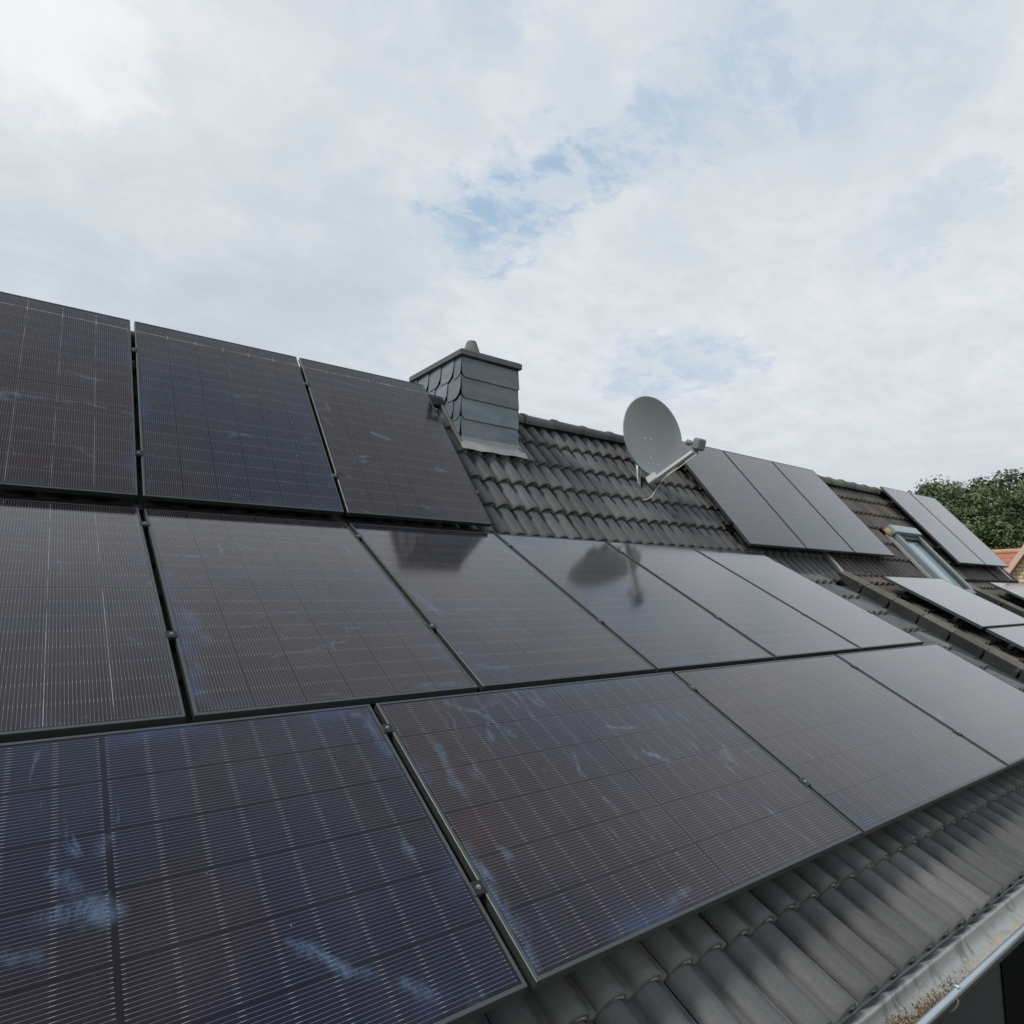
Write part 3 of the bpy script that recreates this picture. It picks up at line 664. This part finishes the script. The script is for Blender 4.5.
for i, lb in enumerate(('middle-row solar panel cut off by the left photo edge', 'middle-row solar panel second from the left, brownish with a curved scratch', 'middle-row solar panel mirroring the chimney',
        'middle-row solar panel mirroring the satellite dish', 'middle-row pale panel second from the right end', 'middle-row palest panel at the right end of its row')):
    panel(lb, A, SX*(i-.5), -PL/2, -.009, group=GM, bright=(i == 0), bias=(.8, .85, .6, .5, .5, .5)[i], pitch=-.9, special=(None, 'M2', 'M3', None, None, None)[i])
for i, lb in enumerate(('landscape solar panel in the bottom left corner with blue wipe marks', 'landscape solar panel at bottom centre, full of blue scratches', 'landscape bottom-row panel third from the left, its corner over the bare tiles',
        'landscape bottom-row panel running out of the right photo edge')):
    panel(lb, A, U0-GX/2+SL*(i-.5)+GX*.5, -(PL+.030+PW/2), land=True, group=GN, bias=(.12, .4, .6, .6)[i], special=('P1', 'P2', None, None)[i])
UX = 5.66
for i, lb in enumerate(('steep brownish panel directly behind the satellite dish, first of three', 'steep panel in the middle of the group of three beyond the dish', 'steep panel of the group of three, nearest to the mossy ridge')):
    panel(lb, B, UX+SX*(i+.5), PL/2+.02, group='three steep solar panels beyond the dish')
for i, lb in enumerate(('far steep grey panel directly right of the roof window', 'farthest steep panel, in front of the green tree')):
    panel(lb, B, 11.35+SX*(i+.5), PL/2-.015, group='two far steep solar panels')
G3 = 'flat-lying solar panels on the neighbouring lower roofs'
LP = [(7.86+PL/2, -.41-PW/2, 'pale landscape panel below the roof window'), (7.88+PL/2, -.41-PW-.03-PW/2, 'pale landscape panel just below the one under the roof window, at the right photo edge'),
      (11.25+PL/2, -.47-PW/2, 'pale landscape panel on the end house, below the two far steep panels')]
for x, t_, lb in LP: panel(lb, A, x, t_, -.045, True, G3)

# mounting rails with mid and end clamps
def rail(label, pl, x0, x1, t, h, ends=True):
    base = thing('mounting_rail', label, 'rail', pl.mat((x0+x1)/2, t, h-.034), 'mounting rails under the solar panels')
    mb = MB(); l = (x1-x0)/2; E = (Vector((0, 1, 0)), Vector((0, 0, 1)))
    mb.box((0, 0, 0), X, *E, -l, l, -.019, .019, -.040, 0, 0, .5, .003); mb.build('rail_profile', M_black_alu, base)
    mb = MB()
    for k in range(int((x1-x0-.4)/.9)+1):
        mb = MB(); xx = -l+.15+k*.9
        mb.box((0, 0, 0), X, *E, xx-.03, xx+.03, -.05, -.02, -.09, -.01, 0, .5, .003); mb.box((0, 0, 0), X, *E, xx-.03, xx+.03, -.05, .12, -.0895, -.083); mb.build('roof_hook', M_black_alu, base)
def clamp(label, pl, x, t, h, end=False):
    base = thing('panel_clamp', label, 'clamp', pl.mat(x, t, h-.034), 'clamps holding the solar panels')
    mb = MB(); E = (Vector((0, 1, 0)), Vector((0, 0, 1)))
    mb.box((0, 0, 0), X, *E, -.0125 if not end else -.012, .0125 if not end else .02, -.022, .022, -.0, .030, 0, .5, .001)
    mb.box((0, 0, 0), X, *E, -.021, .021 if not end else .004, -.022, .022, .0345, .0375, 0, .5, .001); mb.build('clamp_body', M_black_alu, base)
    mb = MB(); mb.tube([(0, 0, .0377), (0, 0, .0435)], .0050, 8); mb.tube([(0, 0, .0377), (0, 0, .0385)], .0075, 10); mb.build('bolt', M_bolt, base)
ORD = ['first', 'second', 'third', 'fourth', 'fifth', 'sixth', 'seventh']
for nm, t in (('upper', 1.39), ('lower', .345)):
    rail('%s black rail under the top row of panels' % nm, B, -1.3, B0+2*SX+.045, t, 0)
    for i in range(2): clamp('%s clamp between the %s and %s panels of the top row' % (nm, ORD[i], ORD[i+1]), B, B0+SX*i, t, 0)
    clamp('%s end clamp on the top-row panel beside the chimney' % nm, B, B0+2*SX-.004, t, 0, True)
rail('lowest dark rail end peeking out beneath the top row corner', B, -1.3, B0+2*SX+.0, -.02, -.035)
for nm, t in (('upper', -.205), ('lower', -1.257)):
    rail('%s black rail under the middle row of panels' % nm, A, -1.3, 5*SX+.05, t, -.0195 if nm == 'upper' else -.003)
    for i in range(5): clamp('%s clamp between the %s and %s panels of the middle row' % (nm, ORD[i], ORD[i+1]), A, SX*i, t, -.0195 if nm == 'upper' else -.003)
    clamp('%s end clamp at the right end of the middle row' % nm, A, 5*SX-.004, t, -.0195 if nm == 'upper' else -.003, True)
for nm, t in (('upper', -1.932), ('lower', -2.63)):
    rail('%s black rail under the bottom row of panels' % nm, A, -1.3, U0+2.9*SL, t, 0)
    for i in range(3): clamp('%s clamp between the %s and %s landscape panels of the bottom row' % (nm, ORD[i], ORD[i+1]), A, U0+SL*i, t, 0)
for nm, t in (('upper', 1.39), ('lower', .345)):
    rail('%s rail under the three steep panels beyond the dish' % nm, B, UX-.07, UX+3*SX+.04, t, 0)
    clamp('%s end clamp on the left edge of the three steep panels' % nm, B, UX+.012, t, 0, True)
    rail('%s rail under the two far steep panels' % nm, B, 11.28, 11.35+2*SX+.04, t, 0)
for nm, t in (('upper', -.70), ('lower', -1.30)):
    rail('%s rail under the pale landscape panel below the roof window' % nm, A, 7.80, 9.68, t, -.045)
    rail('%s rail under the pale landscape panel on the end house' % nm, A, 11.2, 13.1, t-.05, -.045)
for nm, t in (('upper', -1.85), ('lower', -2.45)):
    rail('%s rail under the lowest pale landscape panel of the middle house' % nm, A, 7.80, 9.68, t, -.045)

# ================================================================== SATELLITE DISH
dl = B.p(4.66, .90, HB)
DSH = thing('satellite_dish', 'round grey satellite dish on a short steel mast above the dark tiles', 'satellite dish', dl)
fa, ft = R_(-97), R_(5)
DC = Vector((4.84, .60, 1.225))          # dish centre
nrm = Vector((math.cos(fa)*math.cos(ft), math.sin(fa)*math.cos(ft), math.sin(ft)))
du = Vector((0, 0, 1)).cross(nrm).normalized(); dv = nrm.cross(du)
mb = MB(); NR, NA = 14, 72; a_, b_ = .405, .445; front = []; back_ = []
for r in range(NR+1):
    q = r/NR; rf, rk = [], []
    for k in range(NA):
        an = 2*math.pi*k/NA; dep = -.105*(1-q*q)
        p = DC+du*(a_*q*math.cos(an))+dv*(b_*q*math.sin(an))+nrm*dep
        rf.append(mb.vert(p-dl)); rk.append(mb.vert(p-nrm*.004-dl))
    front.append(rf); back_.append(rk)
for r in range(NR):
    for k in range(NA):
        k2 = (k+1) % NA
        if r == 0:
            if k == 0: pass
        mb.face([front[r][k], front[r][k2], front[r+1][k2], front[r+1][k]], 0, smooth=True); mb.face([back_[r][k2], back_[r][k], back_[r+1][k], back_[r+1][k2]], 0, smooth=True)
rim = []
for (dr, dn_) in ((0, 0), (.006, .001), (.009, -.004), (.008, -.014), (.002, -.016), (0, -.004)):
    rim.append([mb.vert(DC+du*((a_+dr)*math.cos(2*math.pi*k/NA))+dv*((b_+dr)*math.sin(2*math.pi*k/NA))+nrm*dn_-dl) for k in range(NA)])
for r in range(len(rim)-1):
    for k in range(NA): mb.face([rim[r][k], rim[r][(k+1) % NA], rim[r+1][(k+1) % NA], rim[r+1][k]], 0, smooth=True)
refl = mb.build('reflector', M_dish, DSH)
mb = MB()
for (u, v_) in ((-.04, .0), (.045, .0), (-.0, -.22), (-.0, -.3), (.07, -.30), (-.07, -.3)):
    q = math.hypot(u/a_, v_/b_); p = DC+du*u+dv*v_-nrm*(.105*(1-q*q))
    mb.tube([p-dl, p+nrm*.006-dl], .009, 8)
mb.build('rivet', M_alu, refl)
# mast and brackets behind the dish
mast_top = Vector((4.63, .80, 1.30))
def at_px(px, py, y):
    d = F+RT*((px-512)/FPX)+DN*((py-512)/FPX); k = (y-CAM.y)/d.y; return CAM+d*k
mf = at_px(638.5, 491, .78); mt = Vector((mf.x, mf.y, 1.30))
mb = MB(); mb.tube([mf-Vector((0, -.12, .02))-dl, mf-dl, mf+Vector((0, 0, .06))-dl, mt-dl], [.02, .022, .024, .024], 14)
mb.build('mast', M_galv, DSH)
mb = MB()
bc = DC-nrm*.14
mb.box(bc-dl, du, dv, nrm, -.14, .14, -.22, .10, -.02, .03, 0, .5, .006); mb.box(bc-dl, du, dv, nrm, -.20, -.10, -.10, .06, -.06, -.018, 0, .5, .006); mb.build('back_bracket', M_lnb, DSH)
# feed arm from lower rim to the LNB
A0 = DC-dv*.50+nrm*.02; L0 = Vector((5.08, .02, 1.03))
def at_px(px, py, y):
    d = F+RT*((px-512)/FPX)+DN*((py-512)/FPX); k = (y-CAM.y)/d.y; return CAM+d*k
A0 = at_px(651, 482, .52); L0 = at_px(693, 452, .10)
ax = (L0-A0).normalized(); az_ = ax.cross(du).normalized(); az_ = az_ if az_.z > 0 else -az_; ay_ = az_.cross(ax)
ln = (L0-A0).length
mb = MB(); mb.box(A0-dl, ax, ay_, az_, -.02, ln, -.024, .024, -.019, .019, 0, .5, .005)
mb.box(A0-dl, ax, ay_, az_, -.03, .09, -.034, .034, -.026, .07, 0, .5, .012); mb.build('feed_arm', simple('pale_grey_arm', (.46, .48, .46), .4, 0, .06, 8), DSH)
mb = MB(); LN = at_px(697, 444, .08); tod = (DC-LN).normalized(); lu = Vector((0, 0, 1)).cross(tod).normalized(); lv = tod.cross(lu)
mb.box(LN-dl, lu, lv, tod, -.062, .062, -.06, .06, -.07, .02, 0, .5, .016)
mb.tube([LN+tod*.02-dl, LN+tod*.075-dl, LN+tod*.085-dl, LN+tod*.12-dl], [.024, .024, .030, .031], 16)
mb.box(LN-dl, lu, lv, tod, -.02, .02, -.11, -.05, -.03, .01, 0, .5, .004); lnb = mb.build('receiver_head', M_lnb, DSH)
mb = MB(); pts = [LN-lv*.10-tod*.02, L0-az_*.05, A0+ax*.35-az_*.055, A0+ax*.15-az_*.06, at_px(657, 488, .50), at_px(652, 496, .53), at_px(645, 500, .58), at_px(642, 499, .66)]
pts = [Vector(p)-dl for p in pts]; sm = []
for i in range(len(pts)-1):
    p0, p1, p2, p3 = pts[max(i-1, 0)], pts[i], pts[i+1], pts[min(i+2, len(pts)-1)]
    for k in range(6):
        t = k/6; sm.append(.5*((2*p1)+(p2-p0)*t+(2*p0-5*p1+4*p2-p3)*t*t+(3*p1-p0-3*p2+p3)*t**3))
sm.append(pts[-1]); mb.tube(sm, .0055, 8); mb.build('cable', M_cable, DSH)

# ================================================================== DEBRIS IN GUTTER
mb = MB(); rnd = random.Random(5)
def chips(cx, spread, n, w0):
    for _ in range(n):
        x = rnd.gauss(cx, spread); a = -math.pi/2-rnd.gauss(.15, .38); lay = rnd.random()*w0*math.exp(-((x-cx)/spread)**2)
        p = Vector((x, cy+(rr-.006-lay)*math.cos(a), cz+(rr-.006-lay)*math.sin(a))); s_ = rnd.uniform(.0008, .0026)
        ex = Vector((rnd.uniform(-1, 1), rnd.uniform(-1, 1), rnd.uniform(-1, 1))).normalized(); eyy = ex.orthogonal().normalized(); ezz = ex.cross(eyy)
        mb.box(p, ex, eyy, ezz, -s_*1.6, s_*1.6, -s_, s_, -s_*.3, s_*.3, rnd.randrange(3))
chips(1.86, .085, 6500, .034); chips(2.1, .2, 1800, .006)
lt = mb.build('gutter_debris', [M_litter, simple('pale_debris', (.34, .27, .18), .9, 0, .4, 60), simple('dark_debris', (.06, .045, .03), .9)])
tag(lt, 'brown heap of moss and seed debris lying in the zinc gutter', 'debris', kind='stuff')

# ================================================================== BACKGROUND
def brick_mat():
    mm, t, b = mat('yellow_brick'); p = wpos(t); x, y, z = t.sep(p)
    bt = t.n('ShaderNodeTexBrick'); t.put(t.comb(t.math('ADD', y, x), z, 0), bt.inputs['Vector'])
    bt.inputs['Scale'].default_value = 1; bt.inputs['Brick Width'].default_value = .26; bt.inputs['Row Height'].default_value = .085; bt.inputs['Mortar Size'].default_value = .012; bt.inputs['Bias'].default_value = 0
    bt.inputs['Color1'].default_value = (.78, .66, .44, 1); bt.inputs['Color2'].default_value = (.66, .52, .32, 1); bt.inputs['Mortar'].default_value = (.30, .25, .18, 1)
    setb(t, b, Base_Color=bt.outputs[0], Roughness=.85); return mm
def redroof_mat():
    mm, t, b = mat('red_clay_tiles'); p = wpos(t); x, y, z = t.sep(p)
    row = t.math('FRACT', t.math('MULTIPLY', z, 5.5)); c = t.mix(t.noise(p, 3, 5, .6), (.36, .105, .065), (.48, .21, .14)); c = t.vmath('SCALE', c, scale=t.ramp(row, 0, .3, .55, 1))
    setb(t, b, Base_Color=c, Roughness=.75); return mm
ob = Vector((21, -1.2, GZ))
BH = thing('brick_house', 'yellow brick gable house with pink verge boards at the right photo edge', 'house', ob)
gx0 = 18.0; ay0, az0 = .50, 1.18; sl = 1.437
mb = MB(); prof = [(ay0-2.4, GZ), (ay0-2.4, az0-2.4*sl), (ay0, az0), (ay0+2.4, az0-2.4*sl), (ay0+2.4, GZ)]
fa_ = [mb.vert(Vector((gx0, y, z))-ob) for y, z in prof]; fb_ = [mb.vert(Vector((gx0+7, y, z))-ob) for y, z in prof]
mb.face(fa_); mb.face(fb_)
for i in range(5): mb.face([fa_[i], fa_[(i+1) % 5], fb_[(i+1) % 5], fb_[i]])
mb.build('wall', brick_mat(), BH)
sn = math.sqrt(1+sl*sl); M_red = redroof_mat(); M_pink = simple('pink_verge_board', (.66, .46, .40), .7, 0, .12, 6)
rf = MB(); vb = MB()
for sg in (-1, 1):
    es = Vector((0, -sg*1/sn, -sl/sn)) ; en = Vector((0, -sg*sl/sn, 1/sn))
    rf.box(Vector((0, ay0, az0))-ob, X, es, en, gx0-.12, gx0+7.1, 0.03, 2.7*sn, -.10, .0)
rf.build('roof', M_red, BH); 
for sg in (-1, 1):
    es = Vector((0, -sg*1/sn, -sl/sn)); en = Vector((0, -sg*sl/sn, 1/sn)); vb = MB()
    vb.box(Vector((0, ay0, az0))-ob, X, es, en, gx0-.18, gx0-.125, 0.0 if sg < 0 else .05, 2.7*sn, -.09, .02); vb.build('verge_board', M_pink, BH)
wv_ = MB(); wv_.wbox(gx0-.03, gx0-.002, ay0-.45, ay0+.45, -2.2, -.9); local(wv_, ob).build('window', M_black, BH)
oc = Vector((28, 6.5, GZ))
RH = thing('red_roofed_house', 'distant house with red clay tile roof between panels and brick gable', 'house', oc)
mb = MB(); rx, rz = 29.0, 1.16; y0, y1 = -1.0, 10.0; ang = R_(42)
mb.box(Vector((rx, 0, rz))-oc, Vector((0, 1, 0)), Vector((-math.cos(ang), 0, -math.sin(ang))), Vector((-math.sin(ang), 0, math.cos(ang))), y0, y1, 0, 5.4, -.1, .0)
mb.box(Vector((rx, 0, rz))-oc, Vector((0, 1, 0)), Vector((math.cos(ang), 0, -math.sin(ang))), Vector((math.sin(ang), 0, math.cos(ang))), y0, y1, 0.06, 5.4, -.1, .0)
rfo = mb.build('roof', M_red, RH)
mb = MB(); mb.tube([Vector((rx, y0, rz))-oc, Vector((rx, y1, rz))-oc], .11, 10); mb.build('ridge_tiles', simple('pale_ridge', (.5, .30, .18), .8, 0, .3, 3), RH)
mb = MB(); mb.wbox(rx-3.7, rx+3.7, y0+.3, y1-.3, GZ, rz-3.4); mb2 = local(mb, oc); pr = [Vector((rx-3.7, y0+.3, rz-3.4))-oc, Vector((rx+3.7, y0+.3, rz-3.4))-oc, Vector((rx, y0+.3, rz-.15))-oc]; mb2.face([mb2.vert(p) for p in pr]); mb2.build('wall', brick_mat(), RH)

# trees
def leaf_mat(name, c0, c1, c2):
    mm, t, b = mat(name); tint = t.n('ShaderNodeAttribute', attribute_name='tint').outputs['Fac']; p = wpos(t)
    c = t.mix(t.ramp(tint, 0, .6), c0, c1); c = t.mix(t.ramp(tint, .7, 1), c, c2); c = t.vmath('SCALE', c, scale=t.math('ADD', t.math('MULTIPLY', t.noise(p, .5, 4, .6), .8), .6))
    setb(t, b, Base_Color=c, Roughness=.55, Spec=.3); b.inputs['Transmission Weight'].default_value = 0
    return mm
M_bark = simple('bark', (.10, .08, .06), .9, 0, .3, 6, .5)
def tree(label, base, H, Rr, mats, seed, nclump=150, nleaf=130, lean=0):
    rd = random.Random(seed); base = Vector(base)
    T = thing('broadleaf_tree', label, 'tree', base)
    tk = MB(); top = Vector((lean, 0, H*.62))
    tk.tube([Vector((0, 0, -.3)), Vector((.05, .05, H*.15)), Vector((lean*.4, .1, H*.35)), top], [.45, .34, .26, .10], 12)
    cen = Vector((lean, 0, H*.62)); rz_ = H*.40
    cl = []
    for i in range(nclump):
        while True:
            d = Vector((rd.uniform(-1, 1), rd.uniform(-1, 1), rd.uniform(-1, 1)))
            if .05 < d.length < 1: break
        q = d.length; d.normalize(); q = .2+.8*q**.7
        bulge = 1+.04*math.sin(d.x*4+seed)+.04*math.sin(d.y*5+d.z*4)
        cl.append((cen+Vector((d.x*Rr*q*bulge, d.y*Rr*q*bulge, d.z*rz_*q*bulge)), rd.uniform(.45, 1.1)*Rr*.18, rd.random()))
    for i in range(12):
        c_, s_, _t = cl[i*7]; st = Vector((lean*.3, 0, H*rd.uniform(.22, .45))); mid = st.lerp(c_, .5)+Vector((0, 0, .3)); tk.tube([st, mid, c_], [.13, .08, .03], 7)
    tk.build('trunk', M_bark, T)
    mb = MB()
    for c_, s_, tn in cl:
        for j in range(nleaf):
            d = Vector((rd.gauss(0, 1), rd.gauss(0, 1), rd.gauss(0, 1))).normalized(); rr_ = s_*(rd.random()**.45)
            p = c_+Vector((d.x, d.y, d.z*.75))*rr_
            nn = (d+Vector((rd.uniform(-.7, .7), rd.uniform(-.7, .7), rd.uniform(-.1, 1.0)))).normalized(); u = nn.orthogonal().normalized(); v_ = nn.cross(u); a = rd.uniform(0, 6.28)
            u, v_ = u*math.cos(a)+v_*math.sin(a), v_*math.cos(a)-u*math.sin(a); l_ = rd.uniform(.08, .15); wd = l_*.55
            q = [mb.vert(p+u*l_), mb.vert(p+v_*wd+nn*.02), mb.vert(p-u*l_*.8), mb.vert(p-v_*wd+nn*.02)]
            mb.face(q, 0, min(1, max(0, tn*.75+rd.random()*.3)))
    mb.build('crown', mats, T)
ML1 = leaf_mat('leaf_dark_green', (.045, .078, .040), (.090, .140, .060), (.16, .21, .085))
ML2 = leaf_mat('leaf_mid_green', (.050, .088, .042), (.10, .155, .062), (.17, .23, .09))
def gp(px, dist):
    d = F+RT*((px-512)/FPX); d.z = 0; d.normalize(); return Vector((CAM.x+d.x*dist, CAM.y+d.y*dist, GZ))
tree('large dark green tree rising behind the two far steep panels', gp(988, 46), 11.0, 6.3, ML1, 3, 460, 190)
tree('green leafy tree at the right photo edge behind the brick gable', gp(1095, 47), 10.9, 6.0, ML2, 8, 380, 170)
S.cycles.max_bounces = 8
